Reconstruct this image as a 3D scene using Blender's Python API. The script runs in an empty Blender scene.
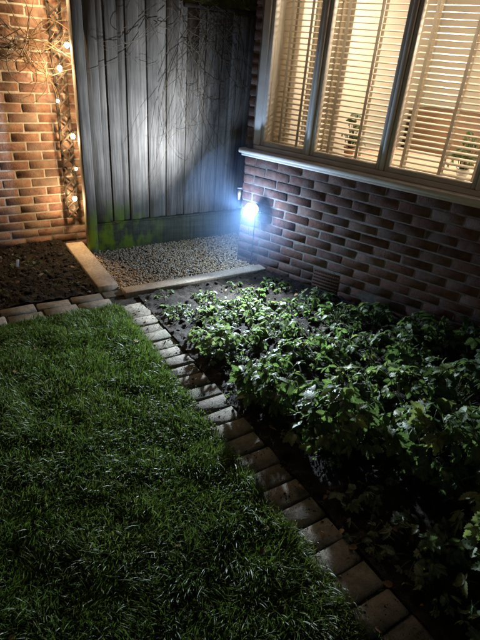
import bpy, math, random
import numpy as np
from mathutils import Vector, Matrix
rng=np.random.default_rng(7); random.seed(7)
scene=bpy.context.scene
scene.view_settings.view_transform='Standard'; scene.view_settings.look='None'; scene.view_settings.exposure=0

# ---------------------------------------------------------------- helpers
def link(o,parent=None):
    scene.collection.objects.link(o)
    if parent is not None: o.parent=parent
    return o
def empty(name,loc=(0,0,0),rotz=0):
    e=bpy.data.objects.new(name,None); e.location=loc; e.rotation_euler=(0,0,rotz); e.empty_display_size=.1
    return link(e)
def build(name,V,F,mat,parent=None,attrs=None,smooth=False):
    V=np.asarray(V,dtype=np.float32)
    if not isinstance(F,list) or (len(F) and not isinstance(F[0],np.ndarray)): F=[np.asarray(F)]
    F=[f for f in F if len(f)]
    me=bpy.data.meshes.new(name)
    me.vertices.add(len(V)); me.vertices.foreach_set('co',V.ravel())
    loops=np.concatenate([f.ravel() for f in F]).astype(np.int32)
    tot=np.concatenate([np.full(len(f),f.shape[1]) for f in F]).astype(np.int32)
    st=np.concatenate([[0],np.cumsum(tot)[:-1]]).astype(np.int32)
    me.loops.add(len(loops)); me.loops.foreach_set('vertex_index',loops)
    me.polygons.add(len(tot)); me.polygons.foreach_set('loop_start',st); me.polygons.foreach_set('loop_total',tot)
    if smooth: me.polygons.foreach_set('use_smooth',np.ones(len(tot),dtype=bool))
    me.update(calc_edges=True)
    if attrs:
        for k,a in attrs.items():
            at=me.attributes.new(k,'FLOAT','POINT'); at.data.foreach_set('value',np.asarray(a,dtype=np.float32))
    me.materials.append(mat)
    return link(bpy.data.objects.new(name,me),parent)
_T=[];
for sx in(-1,1):
    for sy in(-1,1):
        for sz in(-1,1):
            for a in range(3): _T.append((sx,sy,sz,a))
_idx={t:i for i,t in enumerate(_T)}
_q=[];_t=[]
def _pt(t):
    s=np.array(t[:3],float); m=np.full(3,.8); m[t[3]]=1; return s*m
def _fix(f):
    p=[_pt(_T[i]) for i in f]; n=np.cross(p[1]-p[0],p[2]-p[0]); c=sum(p)/len(p)
    return f if n.dot(c)>0 else f[::-1]
for a in range(3):
    o=[i for i in range(3) if i!=a]
    for s in(-1,1):
        f=[]
        for (p,q) in((-1,-1),(1,-1),(1,1),(-1,1)):
            v=[0,0,0]; v[a]=s; v[o[0]]=p; v[o[1]]=q; f.append(_idx[(*v,a)])
        _q.append(_fix(f))
for a in range(3):
    for b in range(a+1,3):
        c=3-a-b
        for sa in(-1,1):
            for sb in(-1,1):
                v=[0,0,0]; v[a]=sa; v[b]=sb
                v[c]=-1; p=tuple(v); v[c]=1; q=tuple(v)
                _q.append(_fix([_idx[(*p,a)],_idx[(*q,a)],_idx[(*q,b)],_idx[(*p,b)]]))
for sx in(-1,1):
    for sy in(-1,1):
        for sz in(-1,1): _t.append(_fix([_idx[(sx,sy,sz,a)] for a in range(3)]))
_S=np.array([t[:3] for t in _T],float); _A=np.array([t[3] for t in _T]); _q=np.array(_q);_t=np.array(_t)
def boxes(name,C,H,bev,mat,parent=None,rot=None,jit=0,rnd=None):
    C=np.atleast_2d(np.asarray(C,float)); H=np.atleast_2d(np.asarray(H,float)); N=len(C)
    if len(H)==1: H=np.repeat(H,N,0)
    m=np.ones((24,3)); m[np.arange(24),_A]=0
    P=_S[None]*(H[:,None,:]-bev*m[None])
    if jit: P=P+rng.normal(0,jit,P.shape)
    if rot is not None:
        R=np.array([np.array(Matrix.Rotation(r[2],3,'Z')@Matrix.Rotation(r[1],3,'Y')@Matrix.Rotation(r[0],3,'X')) for r in rot])
        P=np.einsum('nij,nkj->nki',R,P)
    P=P+C[:,None,:]
    off=(np.arange(N)*24)[:,None,None]
    Q=(_q[None]+off).reshape(-1,4); T=(_t[None]+off).reshape(-1,3)
    if rnd is None: rnd=rng.random(N)
    return build(name,P.reshape(-1,3),[Q,T],mat,parent,{'rnd':np.repeat(rnd,24)})
def bx(name,x0,x1,y0,y1,z0,z1,mat,parent=None,bev=.003):
    return boxes(name,[((x0+x1)/2,(y0+y1)/2,(z0+z1)/2)],[((x1-x0)/2,(y1-y0)/2,(z1-z0)/2)],bev,mat,parent)
def vnoise(x,y,seed=0):
    r=np.random.default_rng(seed); G=r.random((64,64))
    xi=np.floor(x).astype(int); yi=np.floor(y).astype(int); fx=x-xi; fy=y-yi
    fx=fx*fx*(3-2*fx); fy=fy*fy*(3-2*fy)
    g=lambda a,b:G[a%64,b%64]
    return (g(xi,yi)*(1-fx)+g(xi+1,yi)*fx)*(1-fy)+(g(xi,yi+1)*(1-fx)+g(xi+1,yi+1)*fx)*fy
def fbm(x,y,sc,seed=0,o=4):
    v=0;a=1;t=0
    for i in range(o): v=v+a*vnoise(x*sc*2**i+31.7*i,y*sc*2**i+17.3*i,seed+i); t+=a; a*=.55
    return v/t
def tube(V,F,pts,r0,r1,n=5):
    pts=[Vector(p) for p in pts]; base=len(V)
    for i,p in enumerate(pts):
        d=(pts[min(i+1,len(pts)-1)]-pts[max(i-1,0)]).normalized()
        a=d.orthogonal().normalized(); b=d.cross(a); r=r0+(r1-r0)*i/(len(pts)-1)
        for k in range(n):
            t=2*math.pi*k/n; V.append(tuple(p+a*math.cos(t)*r+b*math.sin(t)*r))
    for i in range(len(pts)-1):
        for k in range(n): F.append((base+i*n+k,base+i*n+(k+1)%n,base+(i+1)*n+(k+1)%n,base+(i+1)*n+k))
def lathe(name,prof,mat,parent,mtx,n=24,smooth=True):
    V=[];F=[]
    for (r,z) in prof:
        for k in range(n):
            t=2*math.pi*k/n; V.append(tuple(mtx@Vector((r*math.cos(t),r*math.sin(t),z))))
    for i in range(len(prof)-1):
        for k in range(n): F.append((i*n+k,i*n+(k+1)%n,(i+1)*n+(k+1)%n,(i+1)*n+k))
    return build(name,V,[np.array(F)],mat,parent,smooth=smooth)

# ---------------------------------------------------------------- materials
class M:
    def __init__(s,name,rough=.8,spec=.3):
        s.m=bpy.data.materials.new(name); s.m.use_nodes=True; s.t=s.m.node_tree; s.b=s.t.nodes['Principled BSDF']
        s.b.inputs['Roughness'].default_value=rough; s.b.inputs['Specular IOR Level'].default_value=spec
        s.co=s.t.nodes.new('ShaderNodeTexCoord').outputs['Object']
    def n(s,t): return s.t.nodes.new('ShaderNode'+t)
    def l(s,a,b): s.t.links.new(a,b)
    def noise(s,sc,det=4,scale=(1,1,1),rough=.55):
        mp=s.n('Mapping'); mp.inputs['Scale'].default_value=scale; s.l(s.co,mp.inputs[0])
        n=s.n('TexNoise'); n.inputs['Scale'].default_value=sc; n.inputs['Detail'].default_value=det; n.inputs['Roughness'].default_value=rough
        s.l(mp.outputs[0],n.inputs['Vector']); return n.outputs['Fac']
    def ramp(s,f,stops,interp='LINEAR'):
        r=s.n('ValToRGB'); r.color_ramp.interpolation=interp; e=r.color_ramp.elements
        while len(e)<len(stops): e.new(.5)
        for i,(p,c) in enumerate(stops):
            e[i].position=p; e[i].color=(*c,1) if not isinstance(c,(int,float)) else (c,c,c,1)
        s.l(f,r.inputs[0]); return r.outputs[0]
    def attr(s,name):
        a=s.n('Attribute'); a.attribute_name=name; return a.outputs['Fac']
    def mix(s,f,a,b,mode='MIX'):
        m=s.n('MixRGB'); m.blend_type=mode
        for k,v in((0,f),(1,a),(2,b)):
            if isinstance(v,(int,float)): m.inputs[k].default_value=v if k==0 else (v,v,v,1)
            elif isinstance(v,tuple): m.inputs[k].default_value=(*v,1)
            else: s.l(v,m.inputs[k])
        return m.outputs[0]
    def col(s,c):
        if isinstance(c,tuple): s.b.inputs['Base Color'].default_value=(*c,1)
        else: s.l(c,s.b.inputs['Base Color'])
        return s
    def bump(s,h,st=.5,d=.01):
        b=s.n('Bump'); b.inputs['Strength'].default_value=st; b.inputs['Distance'].default_value=d
        s.l(h,b.inputs['Height']); s.l(b.outputs[0],s.b.inputs['Normal']); return s
def brick_mat(name,stops,dirt):
    m=M(name,.85,.25)
    c=m.ramp(m.attr('rnd'),stops)
    c=m.mix(.75,c,m.ramp(m.noise(28,6),[(.3,.5),(.7,1.25)]),'MULTIPLY')
    c=m.mix(m.ramp(m.noise(9,5),[(.48,0.),(.7,.8)]),c,dirt)
    c=m.mix(m.ramp(m.noise(55,6,rough=.7),[(.58,0.),(.7,.6)]),c,dirt)
    c=m.mix(.6,c,m.ramp(m.noise(2.2,4),[(.35,.6),(.65,1.15)]),'MULTIPLY')
    m.col(c); m.bump(m.noise(90,7,rough=.65),.9,.006); return m.m
MB_house=brick_mat('house_brick',[(0,(.12,.058,.047)),(.3,(.16,.075,.056)),(.6,(.195,.097,.07)),(.85,(.145,.08,.068)),(1,(.23,.14,.105))],(.155,.125,.112))
MB_left=brick_mat('orange_brick',[(0,(.24,.13,.09)),(.3,(.31,.165,.115)),(.6,(.36,.20,.135)),(.85,(.28,.16,.13)),(1,(.42,.28,.2))],(.30,.24,.19))
def mortar_mat(name,c0,c1):
    m=M(name,.95,.1); m.col(m.ramp(m.noise(30,6),[(.3,c0),(.7,c1)])); m.bump(m.noise(150,4),.8,.004); return m.m
MO_house=mortar_mat('house_mortar',(.15,.13,.115),(.27,.24,.215)); MO_left=mortar_mat('pale_mortar',(.34,.31,.27),(.5,.46,.40))
def wood(name,c0,c1,grain=(1,1,1),rough=.75,rndmix=.5,algae=False):
    m=M(name,rough,.3)
    g=m.noise(14,8,grain,.65)
    c=m.ramp(g,[(.25,c0),(.5,tuple((a+b)/2 for a,b in zip(c0,c1))),(.75,c1)])
    c=m.mix(rndmix,c,m.ramp(m.attr('rnd'),[(0,.5),(1,1.35)]),'MULTIPLY')
    c=m.mix(.7,c,m.ramp(m.noise(3,5),[(.3,.5),(.7,1.2)]),'MULTIPLY')
    c=m.mix(.6,c,m.ramp(m.noise(22,6,(3,3,.12),.6),[(.35,.45),(.6,1.15)]),'MULTIPLY')
    if algae:
        sp=m.n('SeparateXYZ'); m.l(m.co,sp.inputs[0])
        z=m.n('MapRange'); z.inputs[1].default_value=.46; z.inputs[2].default_value=.22; m.l(sp.outputs[2],z.inputs[0])
        xx=m.n('MapRange'); xx.inputs[1].default_value=1.7; xx.inputs[2].default_value=1.25; m.l(sp.outputs[0],xx.inputs[0])
        k=m.n('Math');k.operation='MULTIPLY';m.l(z.outputs[0],k.inputs[0]);m.l(xx.outputs[0],k.inputs[1])
        k2=m.n('Math');k2.operation='MULTIPLY';m.l(k.outputs[0],k2.inputs[0]);m.l(m.ramp(m.noise(13,6,(1,1,.6)),[(.42,0.),(.6,1.)]),k2.inputs[1])
        c=m.mix(k2.outputs[0],c,(.20,.31,.02))
    m.col(c); m.bump(g,.6,.005); return m.m
M_fence=wood('weathered_fence_wood',(.115,.096,.078),(.31,.27,.225),(4,4,.25),.8,.6,True)
M_gravelboard=wood('mossy_gravel_board',(.065,.067,.045),(.14,.14,.095),(.4,1,3),.85,.1,True)
M_sleeper=wood('tan_edging_wood',(.34,.26,.18),(.56,.46,.35),(.5,.5,3),.7,.3)
M_darkwood=wood('dark_trellis_wood',(.03,.022,.016),(.07,.05,.035),(2,2,.5),.8,.3)
m=M('white_painted_frame',.45,.4); m.col(m.ramp(m.noise(8,5),[(.3,(.66,.60,.54)),(.7,(.8,.75,.69))])); m.bump(m.noise(60,3),.15,.002); M_frame=m.m
m=M('rubber_seal',.6,.3).col((.03,.03,.03)); M_seal=m.m
m=M('blind_slat',.4,.4); m.col(m.ramp(m.attr('rnd'),[(0,(.66,.59,.49)),(1,(.76,.70,.61))])); M_slat=m.m
m=M('blind_tape',.9,.1).col((.62,.57,.49)); M_tape=m.m
m=M('interior_plaster',.9,.1); m.col(m.ramp(m.noise(2,3),[(.3,(.60,.54,.46)),(.7,(.68,.62,.53))])); M_plaster=m.m
m=M('interior_floor',.5,.3); m.col(m.ramp(m.noise(4,4,(1,8,1)),[(.3,(.16,.09,.05)),(.7,(.28,.16,.09))])); M_floor=m.m
m=M('pink_tablecloth',.8,.2); m.col(m.ramp(m.noise(5,3),[(.3,(.55,.32,.25)),(.7,(.66,.42,.34))])); M_table=m.m
m=M('terracotta',.8,.2); m.col(m.ramp(m.noise(20,4),[(.3,(.30,.12,.06)),(.7,(.42,.19,.10))])); m.bump(m.noise(80,3),.3,.003); M_terra=m.m
m=M('airbrick_clay',.85,.2); m.col(m.ramp(m.noise(20,4),[(.3,(.10,.055,.042)),(.7,(.14,.08,.06))])); M_air=m.m
m=M('white_ceramic',.2,.5).col((.7,.68,.62)); M_ceramic=m.m
m=M('dark_hole',.9,.1).col((.03,.02,.017)); M_hole=m.m
m=M('black_metal',.4,.5).col((.02,.02,.022)); M_black=m.m
m=M('brass',.45,.5).col((.3,.24,.15)); m.b.inputs['Metallic'].default_value=.8; M_brass=m.m
m=M('grey_pipe',.5,.4); m.col(m.ramp(m.noise(12,4),[(.3,(.10,.10,.11)),(.7,(.18,.18,.19))])); M_pipe=m.m
m=M('white_label_plastic',.4,.4).col((.8,.8,.78)); M_label=m.m
m=M('roof_tile',.85,.2); m.col(m.ramp(m.noise(6,5),[(.3,(.10,.05,.035)),(.7,(.18,.09,.06))])); M_roof=m.m
g=bpy.data.materials.new('window_glass'); g.use_nodes=True; t=g.node_tree; t.nodes.clear()
o=t.nodes.new('ShaderNodeOutputMaterial'); mx=t.nodes.new('ShaderNodeMixShader'); tr=t.nodes.new('ShaderNodeBsdfTransparent'); gl=t.nodes.new('ShaderNodeBsdfGlossy'); fr=t.nodes.new('ShaderNodeFresnel')
gl.inputs['Roughness'].default_value=.01; tr.inputs[0].default_value=(.95,.96,.95,1)
t.links.new(fr.outputs[0],mx.inputs[0]);t.links.new(tr.outputs[0],mx.inputs[1]);t.links.new(gl.outputs[0],mx.inputs[2]);t.links.new(mx.outputs[0],o.inputs[0]); M_glass=g
def emis(name,c,s):
    m=bpy.data.materials.new(name); m.use_nodes=True; t=m.node_tree; t.nodes.clear(); o=t.nodes.new('ShaderNodeOutputMaterial'); e=t.nodes.new('ShaderNodeEmission')
    e.inputs[0].default_value=(*c,1); e.inputs[1].default_value=s; t.links.new(e.outputs[0],o.inputs[0]); return m
M_led=emis('led_lens',(.7,.85,1),120); M_bulb=emis('fairy_bulb',(1,.74,.38),80); M_shade=emis('lamp_shade_glow',(1,.82,.6),4)
m=M('damp_soil',.85,.2); c=m.ramp(m.noise(18,8),[(.3,(.010,.008,.006)),(.55,(.026,.020,.015)),(.75,(.055,.043,.033))]); m.col(c); m.bump(m.noise(60,9,rough=.75),1,.02); M_soil=m.m
m=M('soil_clods',.85,.2); c=m.ramp(m.attr('rnd'),[(0,(.010,.008,.006)),(.7,(.032,.025,.018)),(.95,(.06,.048,.037)),(1,(.2,.17,.14))]); m.col(m.mix(.6,c,m.ramp(m.noise(60,5),[(.3,.5),(.7,1.3)]),'MULTIPLY')); m.bump(m.noise(160,5),.8,.004); M_clod=m.m
m=M('turf',.95,.1); m.col(m.ramp(m.noise(25,6),[(.3,(.012,.018,.006)),(.7,(.035,.05,.014))])); m.bump(m.noise(90,5),1,.01); M_turf=m.m
m=M('pea_gravel',.6,.4); c=m.ramp(m.attr('rnd'),[(0,(.22,.13,.06)),(.3,(.44,.29,.15)),(.6,(.57,.42,.25)),(.85,(.38,.30,.22)),(1,(.70,.62,.48))]); m.col(m.mix(.4,c,m.ramp(m.noise(90,4),[(.3,.6),(.7,1.2)]),'MULTIPLY')); M_gravel=m.m
m=M('block_paving',.8,.3); c=m.ramp(m.attr('rnd'),[(0,(.125,.105,.08)),(.5,(.175,.15,.118)),(1,(.23,.20,.16))])
c=m.mix(.8,c,m.ramp(m.noise(26,8,rough=.7),[(.3,.4),(.7,1.35)]),'MULTIPLY'); c=m.mix(m.ramp(m.noise(7,7,rough=.65),[(.48,0.),(.66,.8)]),c,(.045,.055,.026)); m.col(c); m.bump(m.noise(55,9,rough=.75),.9,.010); M_pave=m.m
def leafmat(name,c0,c1,c2,trans=.35,rough=.38,tip='tip'):
    m=M(name,rough,.4)
    c=m.ramp(m.attr('rnd'),[(0,c0),(.6,c1),(1,c2)])
    if tip=='vein': c=m.mix(m.ramp(m.attr('vein'),[(.7,0.),(1,.25)]),c,(.35,.42,.25))
    else: c=m.mix(m.attr(tip),c,m.mix(.25,c,(.20,.25,.08)))
    if tip=='vein': c=m.mix(.6,c,m.ramp(m.noise(40,4),[(.3,.6),(.7,1.2)]),'MULTIPLY')
    m.col(c)
    if tip=='vein': m.bump(m.noise(110,4),.6,.003)
    tl=m.n('BsdfTranslucent'); m.l(m.mix(1,c,(1.4,1.5,.85),'MULTIPLY'),tl.inputs[0])
    ms=m.n('MixShader'); ms.inputs[0].default_value=trans; out=m.t.nodes['Material Output']
    m.l(m.b.outputs[0],ms.inputs[1]); m.l(tl.outputs[0],ms.inputs[2]); m.l(ms.outputs[0],out.inputs[0]); return m.m
M_grass=leafmat('grass_blades',(.034,.074,.014),(.066,.122,.026),(.18,.18,.075),.3,.5)
M_leaf=leafmat('leaf_green',(.05,.088,.038),(.095,.148,.062),(.18,.21,.10),.42,.5,'vein')
M_leaf2=leafmat('leaf_pale',(.07,.105,.062),(.115,.16,.09),(.2,.23,.16),.42,.5,'vein')
M_backdrop=leafmat('backdrop_leaf',(.02,.04,.015),(.04,.07,.025),(.07,.1,.04),.3,.5,'vein')
m=M('stem',.6,.3).col((.06,.07,.03)); M_stem=m.m
m=M('dry_vine',.85,.2); m.col(m.ramp(m.noise(20,4),[(.3,(.10,.065,.04)),(.7,(.22,.16,.10))])); M_vine=m.m
m=M('fallen_leaf',.7,.3); m.col(m.ramp(m.attr('rnd'),[(0,(.07,.035,.018)),(.6,(.15,.08,.035)),(1,(.28,.2,.09))])); M_dead=m.m

# ---------------------------------------------------------------- ground
def grid(name,x0,x1,y0,y1,st,zf,mat):
    xs=np.arange(x0,x1+1e-6,st); ys=np.arange(y0,y1+1e-6,st); X,Y=np.meshgrid(xs,ys); Z=zf(X,Y)
    nx=len(xs); ny=len(ys); I=np.arange((nx)*(ny)).reshape(ny,nx)
    Q=np.stack([I[:-1,:-1],I[:-1,1:],I[1:,1:],I[1:,:-1]],-1).reshape(-1,4)
    return build(name,np.stack([X,Y,Z],-1).reshape(-1,3),[Q],mat,smooth=True)
build('ground',[(-60,-60,-.06),(60,-60,-.06),(60,60,-.06),(-60,60,-.06)],[np.array([[0,1,2,3]])],M_turf)
grid('lawn_earth',-4.,.885,-3,2.9,.05,lambda X,Y:.0+.012*fbm(X,Y,3,3),M_turf)
sz=lambda X,Y:-.03+.06*fbm(X,Y,5,11,5)+.035*fbm(X,Y,28,5,3)
grid('flower_bed_soil',1.07,4.3,-3,2.95,.012,sz,M_soil)
grid('border_bed_soil',-3,.85,3.09,4.2,.012,lambda X,Y:sz(X,Y)+.01,M_soil)
grid('gravel_bed_base',.95,3.6,3.0,3.9,.05,lambda X,Y:0*X+.005,M_soil)
grid('path_bedding_soil',-3,1.09,2.86,3.10,.012,lambda X,Y:-.012+.03*fbm(X,Y,20,8,4),M_soil)
grid('path_joint_soil',.86,1.09,-2.7,2.858,.012,lambda X,Y:-.012+.03*fbm(X,Y,20,8,4),M_soil)
def ico():
    import bmesh
    b=bmesh.new(); bmesh.ops.create_icosphere(b,subdivisions=1,radius=1); 
    V=np.array([v.co[:] for v in b.verts]); F=np.array([[v.index for v in f.verts] for f in b.faces]); b.free(); return V,F
IV,IF=ico()
def blobs(name,P,R,mat,flat=.6,rough=.15,smooth=True):
    N=len(P); k=len(IV)
    S=R[:,None]*np.stack([rng.uniform(.75,1.3,N),rng.uniform(.7,1.1,N),rng.uniform(flat-.15,flat+.2,N)],-1)
    V=IV[None]*(1+rng.normal(0,rough,(N,k,1)))*S[:,None,:]
    a=rng.uniform(0,6.28,N); b=rng.normal(0,.5,N); ca,sa,cb,sb=np.cos(a),np.sin(a),np.cos(b),np.sin(b)
    x=V[...,0]*cb[:,None]-V[...,2]*sb[:,None]; z=V[...,0]*sb[:,None]+V[...,2]*cb[:,None]; y=V[...,1]
    X=x*ca[:,None]-y*sa[:,None]; Y=x*sa[:,None]+y*ca[:,None]
    V=np.stack([X,Y,z],-1)+P[:,None,:]
    F=(IF[None]+(np.arange(N)*k)[:,None,None]).reshape(-1,3)
    return build(name,V.reshape(-1,3),[F],mat,attrs={'rnd':np.repeat(rng.random(N),k)},smooth=smooth)
n=16000; x=rng.uniform(.98,3.0,n); y=rng.uniform(3.04,3.85,n)
blobs('gravel',np.stack([x,y,.008+.014*rng.random(n)+.012*fbm(x,y,4,2)],-1),rng.uniform(.005,.010,n),M_gravel,.7,.1)
def wallx(y): return 2.2+.3946*(2.98-y)
def logr(n,a,b): return a*np.exp(rng.exponential(.45,n)).clip(1,b/a)
n=9000; x=rng.uniform(1.07,3.6,n); y=rng.uniform(-.6,2.93,n); k=(x<wallx(y)+.02)&(rng.random(n)<1.4*fbm(x,y,4,77,3)**1.2*1.3); x,y=x[k],y[k]; n=len(x)
blobs('soil_clods',np.stack([x,y,sz(x,y)+.001],-1),logr(n,.003,.026),M_clod,.6,.28,False)
n=5500; x=rng.uniform(-1.2,.83,n); y=rng.uniform(3.11,4.14,n)
blobs('soil_clods',np.stack([x,y,sz(x,y)+.010],-1),logr(n,.004,.028),M_clod,.6,.28,False)

# ---------------------------------------------------------------- paving edge
C=[];H=[];R=[]; yy=2.85
while yy>-2.6:
    d=rng.choice([.046,.05,.053]); C.append((.972+rng.normal(0,.006),yy-d+rng.normal(0,.002),-.018+rng.normal(0,.0025))); H.append((.095+rng.normal(0,.004),d-.0005,.035)); R.append((rng.normal(0,.008),rng.normal(0,.012),rng.normal(0,.03))); yy-=2*d+rng.uniform(.003,.008)
for i,xx in enumerate(np.arange(.96,-3,-.222)):
    C.append((xx-.0,3.035+rng.normal(0,.004),-.014+rng.normal(0,.004))); H.append((.106,.048,.035)); R.append((rng.normal(0,.015),rng.normal(0,.012),rng.normal(0,.02)))
    if i: C.append((xx+.03,2.93+rng.normal(0,.004),-.016+rng.normal(0,.004))) ; H.append((.106,.047,.035)); R.append((rng.normal(0,.015),rng.normal(0,.012),rng.normal(0,.02)))
boxes('brick_edging_path',C,H,.007,M_pave,None,R,.0016)
n=1800; x=rng.uniform(.87,1.09,n); y=rng.uniform(-.2,2.85,n)
blobs('path_grit',np.stack([x,y,.016+.002*rng.random(n)],-1),logr(n,.0012,.006),M_clod,.6,.28,False)

bx('timber_edging_board',.84,.985,3.10,4.02,-.05,.055,M_sleeper,bev=.006)
bx('timber_edging_board',.992,2.19,2.952,3.052,-.05,.045,M_sleeper,bev=.006)

# ---------------------------------------------------------------- brick walls
CH=.0695; BL=.212
def brick_run(x0,x1,z0,z1,holes=(),off=0):
    C=[];H=[];r=0;z=z0; b_=BL-.009; h_=CH-.0095
    while z<z1-.03:
        x=x0-(BL/2 if (r+off)%2 else 0)
        while x<x1:
            a=max(x,x0);b=min(x+b_,x1)
            if b-a>.03:
                segs=[(a,b)]
                for (h0,h1,v0,v1) in holes:
                    if z+h_>v0+.005 and z<v1-.005:
                        ns=[]
                        for (p,q) in segs:
                            if q<=h0 or p>=h1: ns.append((p,q))
                            else:
                                if h0-p>.02: ns.append((p,h0-.004))
                                if q-h1>.02: ns.append((h1+.004,q))
                        segs=ns
                for (p,q) in segs: C.append(((p+q)/2,z+h_/2)); H.append(((q-p)/2,h_/2))
            x+=BL
        z+=CH;r+=1
    return np.array(C),np.array(H)
def wall_bricks(name,x0,x1,z0,z1,mat,parent,holes=(),face='y',pos=0,sgn=-1,off=0):
    C,H=brick_run(x0,x1,z0,z1,holes,off); n=len(C)
    C3=np.zeros((n,3));H3=np.zeros((n,3)); d=rng.normal(0,.0012,n)
    ax,dp=(0,1) if face=='y' else (1,0)
    C3[:,ax]=C[:,0]+rng.normal(0,.0015,n);C3[:,2]=C[:,1]+rng.normal(0,.001,n);C3[:,dp]=pos-sgn*.05+sgn*d
    H3[:,ax]=H[:,0]-rng.uniform(0,.002,n);H3[:,2]=H[:,1]-rng.uniform(0,.0015,n);H3[:,dp]=.05
    return boxes(name,C3,H3,.0035,mat,parent,None,.0013)
lw=empty('brick_wall')
wall_bricks('bricks',-4,1.15,-.05,2.9,MB_left,lw,pos=4.16)
bx('mortar',-4,1.15,4.164,4.34,-.1,2.9,MO_left,lw,.001)

house=empty('brick_house',(2.2,2.98,0),math.atan2(-.93,.367))
WB,WT=.903,2.25; S0,S1=-.24,1.97
hole=[(S0,S1,WB,WT),(.44,.66,.035,.18)]
wall_bricks('front_wall_bricks',-.30,4.4,-.075,2.75,MB_house,house,hole,pos=0)
bx('front_wall_mortar_lower',-.293,4.4,.0045,.2,-.1,WB-.001,MO_house,house,.001)
bx('front_wall_mortar_upper',-.293,4.4,.0045,.2,WT,2.75,MO_house,house,.001)
bx('front_wall_mortar_side',S1,4.4,.0045,.2,WB,WT-.001,MO_house,house,.001)
bx('corner_mortar',-.293,S0,.0045,.2,WB,WT-.001,MO_house,house,.001)
wall_bricks('side_wall_bricks',.105,4.0,-.075,2.75,MB_house,house,(),'x',-.30,-1,1)
bx('side_wall_mortar',-.295,-.21,.2005,4.0,-.1,2.75,MO_house,house,.001)
bx('room_floor',-.18,4.3,.2,3.6,.2,.3,M_floor,house); bx('room_ceiling',-.18,4.3,.2,3.6,2.5,2.6,M_plaster,house)
bx('room_back_wall',-.2,4.3,3.6,3.7,.2,2.6,M_plaster,house); bx('room_end_wall',4.3,4.4,.2,3.6,.2,2.6,M_plaster,house)
bx('room_near_wall',-.196,-.184,.1,3.6,.3,2.5,M_plaster,house,.001)
bx('room_front_lining',-.18,4.3,.2005,.215,.3,WB-.01,M_plaster,house,.001); bx('room_front_lining_top',-.18,4.3,.2005,.215,WT,2.5,M_plaster,house,.001)
bx('room_front_lining_side',S1,4.3,.2005,.215,WB-.01,WT,M_plaster,house,.001)
C=[];H=[];R=[]
for j in range(9):
    for i in range(30):
        C.append((-.5+i*.17+(.085 if j%2 else 0),-.3+j*.25,2.84+j*.14)); H.append((.083,.16,.008)); R.append((.5,0,rng.normal(0,.01)))
boxes('roof_tiles',C,H,.003,M_roof,house,R); bx('fascia',-.4,4.5,-.32,-.29,2.62,2.8,M_frame,house); bx('soffit',-.4,4.5,-.29,.2,2.752,2.775,M_frame,house)
win=bpy.data.objects.new('window',None); link(win,house)
bx('sill',-.33,2.04,-.055,.09,.912,.945,M_frame,win,.007)
bx('sill_drip',-.31,2.02,-.035,-.002,.892,.9105,M_frame,win,.003)
panes=[(-.155,.19),(.275,.75),(.835,1.36),(1.445,1.90)]
bx('frame_bottom',S0,S1,.01,.09,.947,.978,M_frame,win); bx('frame_top',S0,S1,.01,.09,2.18,WT-.002,M_frame,win)
prev=S0
for i,(a,b) in enumerate(panes):
    bx('mullion',prev+(.0 if i==0 else .022),a-.028,.005,.09,.979,2.179,M_frame,win,.006)
    bx('sash_l',a-.024,a,.018,.075,.98,2.178,M_frame,win,.004); bx('sash_r',b,b+.024,.018,.075,.98,2.178,M_frame,win,.004)
    bx('sash_b',a+.001,b-.001,.018,.075,.98,1.01,M_frame,win,.004); bx('sash_t',a+.001,b-.001,.018,.075,2.145,2.178,M_frame,win,.004)
    bx('seal_l',a-.0275,a-.0245,.03,.07,.981,2.177,M_seal,win,.0005); bx('seal_r',b+.0245,b+.0275,.03,.07,.981,2.177,M_seal,win,.0005)
    build('glass',[(a,.045,1.01),(b,.045,1.01),(b,.045,2.145),(a,.045,2.145)],[np.array([[0,1,2,3]])],M_glass,win)
    prev=b+.006
bx('mullion',prev+.022,S1,.005,.09,.979,2.179,M_frame,win,.006)
bx('window_board',-.18,S1,.092,.42,.92,.95,M_frame,win,.004)
bspan=[(-.175,.235),(.245,.79),(.80,1.40),(1.41,1.95)]
for i,(a,b) in enumerate(bspan):
    zs=np.arange(1.0,2.18,.035); n=len(zs)
    boxes('blind_slats',[((a+b)/2,.19,z) for z in zs],[((b-a)/2-.003,.022,.0016)],.0007,M_slat,win,[(math.radians(10)+rng.normal(0,.02),rng.normal(0,.002),0) for _ in zs])
    bx('blind_bottom_rail',a+.003,b-.003,.17,.21,zs[0]-.035,zs[0]-.018,M_slat,win); bx('blind_headrail',a,b,.16,.22,2.19,2.235,M_frame,win)
    for s in (a+.07,(a+b)/2+.02,b-.07):
        bx('blind_tape',s-.010,s+.010,.1585,.1595,zs[0]-.03,2.19,M_tape,win,.0002); bx('blind_tape',s-.010,s+.010,.2205,.2215,zs[0]-.03,2.19,M_tape,win,.0002)
bx('table_top',.2,1.8,.8,1.6,.86,.9,M_table,house,.01)
for (a,b) in((.3,.9),(1.7,.9),(.3,1.5),(1.7,1.5)): bx('table_leg',a-.03,a+.03,b-.03,b+.03,.3,.859,M_floor,house)
bx('door',2.3,3.1,3.56,3.598,.3,2.2,M_floor,house); bx('picture_frame',.6,1.3,3.57,3.598,1.2,1.9,M_terra,house); bx('sideboard',-.1,.7,3.1,3.55,.3,1.15,M_floor,house)
lathe('pendant_shade',[(.04,.2),(.09,.17),(.16,0),(.155,0)],M_shade,house,Matrix.Translation((1.9,1.7,2.0)))
V=[];F=[]
for s0 in (-.1,2.1):
    base=len(V)
    for i in range(40):
        s=s0+i*.008; y=.46+.02*math.sin(i*1.3)
        V+= [(s,y,.35),(s,y,2.4)]
    for i in range(39): F.append((base+2*i,base+2*i+2,base+2*i+3,base+2*i+1))
build('curtain',V,[np.array(F)],M_plaster,house,smooth=True)
bx('air_brick_back',.44,.66,.014,.05,.035,.18,M_hole,house,.001)
C=[];H=[]
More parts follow.
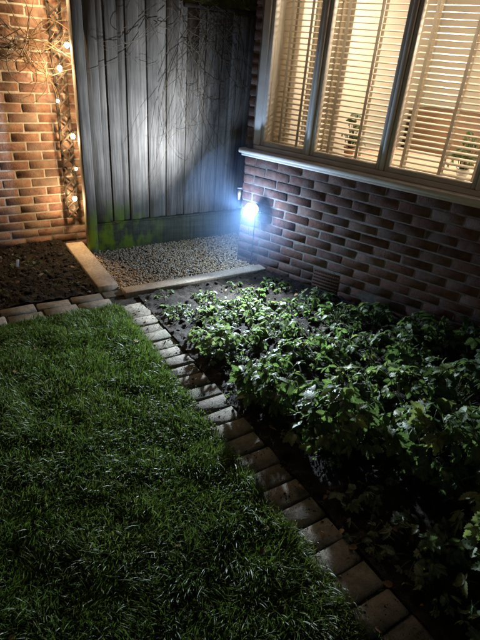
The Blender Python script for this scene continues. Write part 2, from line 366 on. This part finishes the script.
for z in (.04,.066,.092,.118,.144,.172): C.append((.55,.008,z)); H.append((.108,.009,.0085))
for k in range(12): C.append((.447+k*.0187,.009,.106)); H.append((.0066,.0075,.064))
boxes('air_brick_grille',C,H,.0015,M_air,house)

# ---------------------------------------------------------------- fence
fe=empty('timber_fence')
C=[];H=[];R=[];x=1.067;i=0
while x<3.7:
    w=rng.uniform(.070,.088); up=1.88 if x<1.85 else 1.83
    up+=rng.normal(0,.006)
    C.append((x+w/2,3.865-(0.0 if i%2 else .012),(.262+up)/2)); H.append((w/2+(.006 if i%2==0 else -.002),.006,(up-.262)/2)); R.append((0,rng.normal(0,.003),rng.normal(0,.04)))
    x+=w; i+=1
boxes('planks',C,H,.002,M_fence,fe,R,.0006)
bx('gravel_board',1.065,3.7,3.82,3.865,-.05,.25,M_gravelboard,fe,.006)
bx('gravel_board_lip',1.065,3.7,3.812,3.87,.2505,.264,M_gravelboard,fe,.003)
bx('post',.985,1.063,3.80,3.89,-.05,1.95,M_fence,fe,.006)
for z in(.5,1.1,1.65): bx('rail',1.07,3.7,3.877,3.93,z,z+.07,M_fence,fe)
bx('capping',1.83,3.7,3.83,3.90,1.84,1.87,M_darkwood,fe)

# ---------------------------------------------------------------- trellis + fairy lights
tre=empty('wall_trellis'); C=[];H=[];R=[]
for xx in(.905,.985): C.append((xx,4.09,1.25)); H.append((.009,.008,1.0)); R.append((0,0,0))
z=.3
while z<2.2:
    for sg in(-1,1): C.append((.945,4.073+.012*sg,z)); H.append((.06,.004,.007)); R.append((0,sg*.75,0))
    z+=.085
boxes('slats',C,H,.002,M_darkwood,tre,R)
fl=empty('fairy_lights')
bulbs=[(1.0,4.03,1.53),(.935,4.03,1.378),(.985,4.03,.911),(.955,4.03,.424),(.93,4.03,1.86),(.97,4.04,2.15),(.90,4.04,1.16),(.99,4.04,.66)]
V=[];F=[];pts=[];order=[5,4,0,1,6,2,7,3]
P=[Vector(bulbs[i]) for i in order]
for a,b in zip(P[:-1],P[1:]):
    for k in range(8):
        t=k/8; p=a.lerp(b,t); p.x+=.03*math.sin(t*math.pi*2+a.z*7); p.y+=.02*math.sin(t*math.pi); pts.append(p+Vector((0,.012,.012)))
tube(V,F,pts,.0016,.0016,5); build('wire',V,[np.array(F)],M_black,fl)
for j,b in enumerate(bulbs):
    r=.017 if j<5 else .011
    Mx=Matrix.Translation(b)
    lathe('bulb',[(0.0001,-r*1.2),(r*.7,-r*.9),(r,0),(r*.7,r*.9),(.0001,r*1.2)],M_bulb,fl,Mx,12)
    lathe('bulb_cap',[(.0001,r*2.),(r*.4,r*1.9),(r*.45,r*1.0)],M_black,fl,Mx,10)
    if j<5 or j==6:
        ld=bpy.data.lights.new('bulb_light','POINT'); ld.energy=6.5 if j<5 else 2; ld.color=(1,.68,.36); ld.shadow_soft_size=.015
        lo=bpy.data.objects.new('bulb_light',ld); lo.location=(b[0]-.03,b[1]-.07,b[2]-.01); link(lo,fl)

def vines(name,n,center,spread,ln,r,droop,mat,yr,seed):
    rr=random.Random(seed); V=[];F=[]
    for i in range(n):
        p=Vector((center[0]+rr.gauss(0,spread[0]),rr.uniform(*yr),center[1]+rr.gauss(0,spread[1])))
        a=rr.uniform(0,6.28); pts=[]; da=rr.gauss(0,.45)
        for k in range(14):
            pts.append(p.copy()); a+=da*.8+rr.gauss(0,.2)
            p=p+Vector((math.cos(a),rr.gauss(0,.15),math.sin(a)-droop))*ln/14
            p.y=min(max(p.y,yr[0]),yr[1])
        tube(V,F,pts,r*rr.uniform(.6,1.3),r*.35,5)
    return build(name,V,[np.array(F)],mat,smooth=True)
vines('climbing_plant',44,(.70,1.52),(.06,.07),.55,.004,.05,M_vine,(4.0,4.12),3)
vines('climbing_plant',70,(2.0,1.75),(.26,.12),.95,.0019,.7,M_vine,(3.79,3.835),5)

# ---------------------------------------------------------------- floodlight
L=Vector((2.055,3.05,.525)); aim=Vector((-.52,-.83,.12)).normalized()
q=aim.to_track_quat('Z','Y').to_matrix().to_4x4(); Mx=Matrix.Translation(L)@q
fd=empty('garden_floodlight')
lathe('housing',[(.0001,-.05),(.022,-.048),(.032,-.03),(.050,0),(.056,.012),(.053,.014),(.050,.004)],M_black,fd,Mx)
lathe('lens',[(.050,.006),(.047,.018),(.029,.029),(.0001,.034)],M_led,fd,Mx)
V=[];F=[]
tube(V,F,[L-aim*.045,L-aim*.05+Vector((.025,.02,0)),(2.145,3.13,.50)],.009,.009,8)
tube(V,F,[(2.135,3.12,.47),(2.14,3.115,.40),(2.142,3.12,.1),(2.14,3.12,0)],.0035,.0035,8)
build('bracket_and_cable',V,[np.array(F)],M_black,fd,smooth=True)
boxes('junction_box',[(2.135,3.125,.50)],[(.028,.012,.035)],.004,M_black,fd,[(0,0,math.atan2(-.93,.367))])
def light(kind,name,loc,e,c,r,par,tgt=None,size=None,blend=1):
    ld=bpy.data.lights.new(name,kind); ld.energy=e; ld.color=c; ld.shadow_soft_size=r
    o=bpy.data.objects.new(name,ld); o.location=loc; link(o,par)
    if tgt is not None:
        o.rotation_euler=(Vector(tgt)-Vector(loc)).to_track_quat('-Z','Y').to_euler(); ld.spot_size=math.radians(size); ld.spot_blend=blend
    return o
f=L+aim*.06; fs=L+Vector((-.10,.0,.02))
light('POINT','led_spill',fs,20,(.42,.64,1),.02,fd)
light('SPOT','led_beam_lawn',f,520,(.74,.87,1),.025,fd,(.75,1.3,0.1),122,1)
light('SPOT','led_beam_fence',fs,175,(.72,.84,1),.025,fd,(1.26,3.86,1.2),90,1)

# tap at the wall corner
tp=empty('garden_tap'); V=[];F=[]
tube(V,F,[(2.12,3.30,.62),(2.075,3.26,.62),(2.05,3.235,.60)],.011,.010,10)
build('pipe',V,[np.array(F)],M_pipe,tp,smooth=True)
lathe('tap_body',[(.0001,.028),(.014,.026),(.017,0),(.013,-.03),(.010,-.05)],M_brass,tp,Matrix.Translation((2.05,3.235,.60)),14)
lathe('tap_handle',[(.0001,.008),(.02,.006),(.022,0),(.02,-.006),(.0001,-.008)],M_pipe,tp,Matrix.Translation((2.05,3.235,.645)),14)
boxes('plant_label',[(.405,3.66,.07)],[(.011,.001,.04)],.0005,M_label,None,[(.15,.1,.3)])

# ---------------------------------------------------------------- foliage
def leaflet():
    n=13; V=[];F=[];ve=[]
    for i in range(n):
        t=i/(n-1); w=.31*math.sin(math.pi*min(1,t**.75))**.8+.004
        if 0<i<n-1: w*= 1.16 if i%2 else .80
        if i==n-1: w=.003
        for s in(-1,-.5,0,.5,1):
            V.append((t+(.05*abs(s) if i%2 else 0),s*w,.22*abs(s)*w-.28*t*t+ (.015 if abs(s)==.5 else 0))); ve.append(1-abs(s))
    for i in range(n-1):
        for k in range(4): F.append((i*5+k,(i+1)*5+k,(i+1)*5+k+1,i*5+k+1))
    return np.array(V),np.array(F),np.array(ve)
LV,LF,LVE=leaflet()
def clump(name,c,R,h,n,size,mat,seed,nl=(3,5),z=0):
    rr=random.Random(seed); Vs=[];Fs=[];at=[];ve=[];off=0; SV=[];SF=[]
    for i in range(n):
        a=rr.uniform(0,6.283); u=math.sqrt(rr.random())
        px=c[0]+R*u*math.cos(a)*rr.uniform(.8,1.25); py=c[1]+R*u*math.sin(a)*rr.uniform(.8,1.25); pz=h*(1-.55*u*u)*rr.uniform(.3,1.12)+.02
        b0=Vector((c[0]+.25*R*u*math.cos(a),c[1]+.25*R*u*math.sin(a),-.0)); pe=Vector((px,py,pz))
        mid=b0.lerp(pe,.5)+Vector((0,0,.25*pz)); 
        tube(SV,SF,[b0,b0.lerp(mid,.6),mid,mid.lerp(pe,.6)+Vector((0,0,.05*pz)),pe],.0022,.0012,4)
        az=a+rr.gauss(0,.7)
        Rm=Matrix.Rotation(az,3,'Z')@Matrix.Rotation(rr.gauss(.25+.35*u,.35),3,'Y')@Matrix.Rotation(rr.gauss(0,.4),3,'X')
        k=rr.choice(nl); s=size*rr.uniform(.5,1.3); rv=min(1,max(0,rr.gauss(.45,.22)))
        if rr.random()<.05: rv=1
        for j in range(k):
            an=(j-(k-1)/2)*(math.radians(62) if k==3 else math.radians(40)); sc=s*(1-.10*abs(j-(k-1)/2))*rr.uniform(.85,1.15)
            M3=np.array(Rm@Matrix.Rotation(an,3,'Z')@Matrix.Rotation(rr.gauss(0.05,.2),3,'Y')@Matrix.Rotation(rr.gauss(0,.25),3,'X'))
            Vs.append((LV*sc)@M3.T+np.array(pe)); Fs.append(LF+off); off+=len(LV); at.append(np.full(len(LV),rv)); ve.append(LVE)
    e=empty(name,(0,0,z))
    build('leaves',np.concatenate(Vs),[np.concatenate(Fs)],mat,e,{'rnd':np.concatenate(at),'vein':np.concatenate(ve)},True)
    build('stems',SV,[np.array(SF)],M_stem,e)
    return e
cl=[
 ((1.26,2.12),.16,.12,60,.048,M_leaf2),((1.40,2.38),.14,.07,46,.037,M_leaf2),((1.62,2.42),.17,.08,50,.039,M_leaf2),((1.75,2.15),.16,.08,50,.042,M_leaf2),
 ((1.50,2.05),.13,.07,36,.042,M_leaf2),((1.22,2.60),.10,.05,30,.028,M_leaf2),((1.85,2.55),.14,.06,40,.034,M_leaf),((1.5,2.68),.13,.05,36,.028,M_leaf2),((1.95,2.3),.14,.07,40,.038,M_leaf),((2.08,2.66),.12,.06,34,.034,M_leaf),((2.24,2.36),.13,.08,36,.04,M_leaf),
 ((1.33,1.60),.20,.18,90,.058,M_leaf),((1.62,1.80),.17,.09,54,.047,M_leaf),((1.38,1.18),.20,.25,104,.064,M_leaf),((1.66,1.42),.18,.12,60,.054,M_leaf),
 ((2.0,1.75),.2,.10,64,.048,M_leaf),((2.25,1.55),.2,.15,70,.052,M_leaf),((1.95,1.25),.2,.15,70,.056,M_leaf),((1.70,.90),.2,.23,86,.064,M_leaf),((2.2,1.1),.22,.20,80,.062,M_leaf),((2.2,2.05),.18,.10,50,.043,M_leaf),((2.5,1.6),.18,.20,60,.057,M_leaf),((2.42,1.95),.14,.13,44,.048,M_leaf),((2.68,1.35),.16,.24,60,.06,M_leaf),
 ((1.95,.75),.2,.23,70,.064,M_leaf),((1.27,.56),.13,.09,34,.042,M_leaf2),((1.40,.33),.15,.12,36,.048,M_leaf),((1.2,.24),.1,.07,24,.04,M_leaf2),((1.62,.5),.2,.19,66,.058,M_leaf),((2.55,.95),.25,.28,76,.065,M_leaf),((2.4,.4),.3,.3,70,.07,M_leaf),((1.85,.2),.25,.22,50,.06,M_leaf),((1.22,.85),.09,.07,20,.036,M_leaf2)]
for i,(c,R,h,n,s,mt) in enumerate(cl): clump('leafy_perennial_plant',c,R,h,n,s,mt,100+i)
rr=random.Random(9)
for i in range(14): clump('weed_seedling',(rr.uniform(.1,.78),rr.uniform(3.2,3.95)),.05,.03,8,.02,M_leaf2,300+i)
for i in range(72): 
    y=rr.uniform(.15,2.85); x=rr.uniform(1.13,min(wallx(y)-.08,2.4)); clump('weed_seedling',(x,y),.09,.04,14,.024,M_leaf2,340+i)
for (s,Y,sd) in((.40,.34,1),(1.22,.34,2)):
    c=(2.2+.367*s+.93*Y, 2.98-.93*s+.367*Y)
    e=clump('potted_houseplant',c,.08,.22,34,.04,M_leaf,700+sd,(3,),z=1.0)
    lathe('pot',[(.0001,-.049),(.028,-.048),(.038,.02),(.042,.02),(.042,.032),(.036,.032),(.034,.012),(.0001,.010)],M_terra if sd==1 else M_ceramic,e,Matrix.Translation((c[0],c[1],0)))
# dark leafy backdrop added behind the fence to hide the bright horizon
n=7000; X0=rng.uniform(-1,6,n); Y0=5.2+rng.normal(0,.25,n); Z0=rng.uniform(0,1,n)**.7*(2.5+.5*fbm(X0,Y0,1.5,21,3))
Vs=np.zeros((n,4,3)); a=rng.normal(0,1,(n,3)); a/=np.linalg.norm(a,axis=1)[:,None]; b=np.cross(a,rng.normal(0,1,(n,3))); b/=np.linalg.norm(b,axis=1)[:,None]
P0=np.stack([X0,Y0,Z0],-1); s_=rng.uniform(.03,.06,n)[:,None]
Vs[:,0]=P0-a*s_;Vs[:,1]=P0+b*s_*.5;Vs[:,2]=P0+a*s_;Vs[:,3]=P0-b*s_*.5
he=empty('backdrop_hedge'); build('leaves',Vs.reshape(-1,3),[np.arange(n*4).reshape(n,4)],M_backdrop,he,{'rnd':np.repeat(rng.random(n),4),'vein':np.zeros(n*4)})
bx('backdrop_core',-1,6,5.1,5.35,-.05,2.6,M_stem,he,.05)

def grass(n,x0,x1,y0,y1,hs=1):
    x=rng.uniform(x0,x1,n); y=rng.uniform(y0,y1,n)
    c=fbm(x,y,9,40,3); k=rng.random(n)<.35+1.3*c; x,y,c=x[k],y[k],c[k]; n=len(x)
    h=hs*rng.uniform(.022,.054,n)*(.5+1.*c)*np.where(rng.random(n)<.06,1.4,1); w=rng.uniform(.0012,.0025,n)
    a=rng.uniform(0,6.283,n); fa=6.283*fbm(x,y,5,60,2)*1.5; ld=np.where(rng.random(n)<.45,fa,rng.uniform(0,6.283,n)); le=h*rng.uniform(.1,1.0,n)
    z0=.012*fbm(x,y,3,3)-.004
    V=np.zeros((n,7,3)); cx,sx=np.cos(a),np.sin(a); lx,ly=np.cos(ld),np.sin(ld)
    for j,(t,ww) in enumerate(((0,1),(.4,1.),(.75,.7))):
        bx_=x+lx*le*t*t; by_=y+ly*le*t*t; bz=z0+h*(t-.25*t*t*le/h)
        V[:,2*j]=np.stack([bx_-cx*w*ww,by_-sx*w*ww,bz],-1); V[:,2*j+1]=np.stack([bx_+cx*w*ww,by_+sx*w*ww,bz],-1)
    V[:,6]=np.stack([x+lx*le,y+ly*le,z0+h*(1-.3*le/h)],-1)
    o=np.arange(n)*7
    Q=np.concatenate([np.stack([o,o+1,o+3,o+2],-1),np.stack([o+2,o+3,o+5,o+4],-1)]); T=np.stack([o+4,o+5,o+6],-1)
    r=np.clip(rng.normal(.4,.2,n)+(fbm(x,y,2.5,90,3)-.5)*.7+(rng.random(n)<.06)*.6,0,1)
    return V.reshape(-1,3),Q,T,np.repeat(r,7),np.tile([0,0,.3,.3,.7,.7,1],n)
parts=[grass(120000,-.35,.885,.1,2.87),grass(45000,-2.6,-.35,-.6,2.87),grass(12000,-.35,.885,-.6,.1),grass(6000,.85,.92,-.4,2.87,.8),grass(1100,.88,1.09,-.2,2.85,.5)]
Vv=[];Qq=[];Tt=[];Rr=[];Tp=[];off=0
for V,Q,T,r,t in parts: Vv.append(V);Qq.append(Q+off);Tt.append(T+off);Rr.append(r);Tp.append(t);off+=len(V)
build('lawn_grass',np.concatenate(Vv),[np.concatenate(Qq),np.concatenate(Tt)],M_grass,None,{'rnd':np.concatenate(Rr),'tip':np.concatenate(Tp)})
Vs=[];Fs=[];at=[];off=0
for i in range(190):
    if i<22: p=(rr.uniform(-.2,.85),rr.uniform(.7,2.8),rr.uniform(.025,.04))
    elif i<36: p=(rr.uniform(.88,1.08),rr.uniform(.3,2.8),.028)
    elif i<60:
        x=rr.uniform(-.1,.8);y=rr.uniform(3.15,4.1); p=(x,y,float(sz(np.array([x]),np.array([y]))[0])+.022)
    else:
        y=rr.uniform(.2,2.8); x=rr.uniform(1.1,wallx(y)-.1); p=(x,y,float(sz(np.array([x]),np.array([y]))[0])+.012)
    M3=np.array(Matrix.Rotation(rr.uniform(0,6.28),3,'Z')@Matrix.Rotation(rr.gauss(0,.3),3,'X')); s=rr.uniform(.012,.036)
    Vs.append((LV*np.array([s,s*1.1,s*1.3]))@M3.T+np.array(p)); Fs.append(LF+off); off+=len(LV); at.append(np.full(len(LV),rr.random()))
build('fallen_leaves',np.concatenate(Vs),[np.concatenate(Fs)],M_dead,None,{'rnd':np.concatenate(at)},True)

# ---------------------------------------------------------------- blue scatter ball added to imitate the lamp's glow
vm=bpy.data.materials.new('glow_scatter'); vm.use_nodes=True; t=vm.node_tree; t.nodes.clear()
o=t.nodes.new('ShaderNodeOutputMaterial'); vs=t.nodes.new('ShaderNodeVolumeScatter'); vs.inputs['Density'].default_value=.05; vs.inputs['Color'].default_value=(.32,.56,1,1); vs.inputs['Anisotropy'].default_value=.0
t.links.new(vs.outputs[0],o.inputs['Volume'])
import bmesh
b=bmesh.new(); bmesh.ops.create_icosphere(b,subdivisions=4,radius=.50); V=np.array([v.co[:] for v in b.verts]); F=np.array([[v.index for v in f_.verts] for f_ in b.faces]); b.free()
build('lamp_glow_ball',V+np.array(L)+np.array([-.05,0,.01]),[F],vm)

# ---------------------------------------------------------------- lights / world / camera
light('POINT','pendant_light',(1.9,1.7,1.93),150,(1,.85,.64),.08,house)
light('POINT','room_light',(.7,.9,2.3),80,(1,.85,.64),.08,house)
w=bpy.data.worlds.new('World'); scene.world=w; w.use_nodes=True; nt=w.node_tree; bg=nt.nodes['Background']
sky=nt.nodes.new('ShaderNodeTexSky'); sky.sky_type='NISHITA'; sky.sun_disc=False; sky.sun_elevation=math.radians(2); sky.sun_rotation=math.radians(200)
nt.links.new(sky.outputs[0],bg.inputs[0]); bg.inputs[1].default_value=.022
sun=bpy.data.lights.new('ambient_fill_sun','SUN'); sun.energy=.03; sun.angle=math.radians(2); sun.color=(.9,.93,1)  # added faint fill from the camera side, lifts detail in the dark areas
so=bpy.data.objects.new('ambient_fill_sun',sun); so.rotation_euler=(math.radians(40),0,math.radians(-20)); link(so)
cam=bpy.data.cameras.new('camera'); co=bpy.data.objects.new('camera',cam); link(co)
cam.sensor_fit='VERTICAL'; cam.sensor_height=36; cam.lens=27; cam.clip_end=300; cam.clip_start=.02
co.matrix_world=Matrix(((.8527,.1988,-.4844,0),(-.5179,.4545,-.7247,0),(.0766,.8682,.4903,1.6),(0,0,0,1)))
scene.camera=co
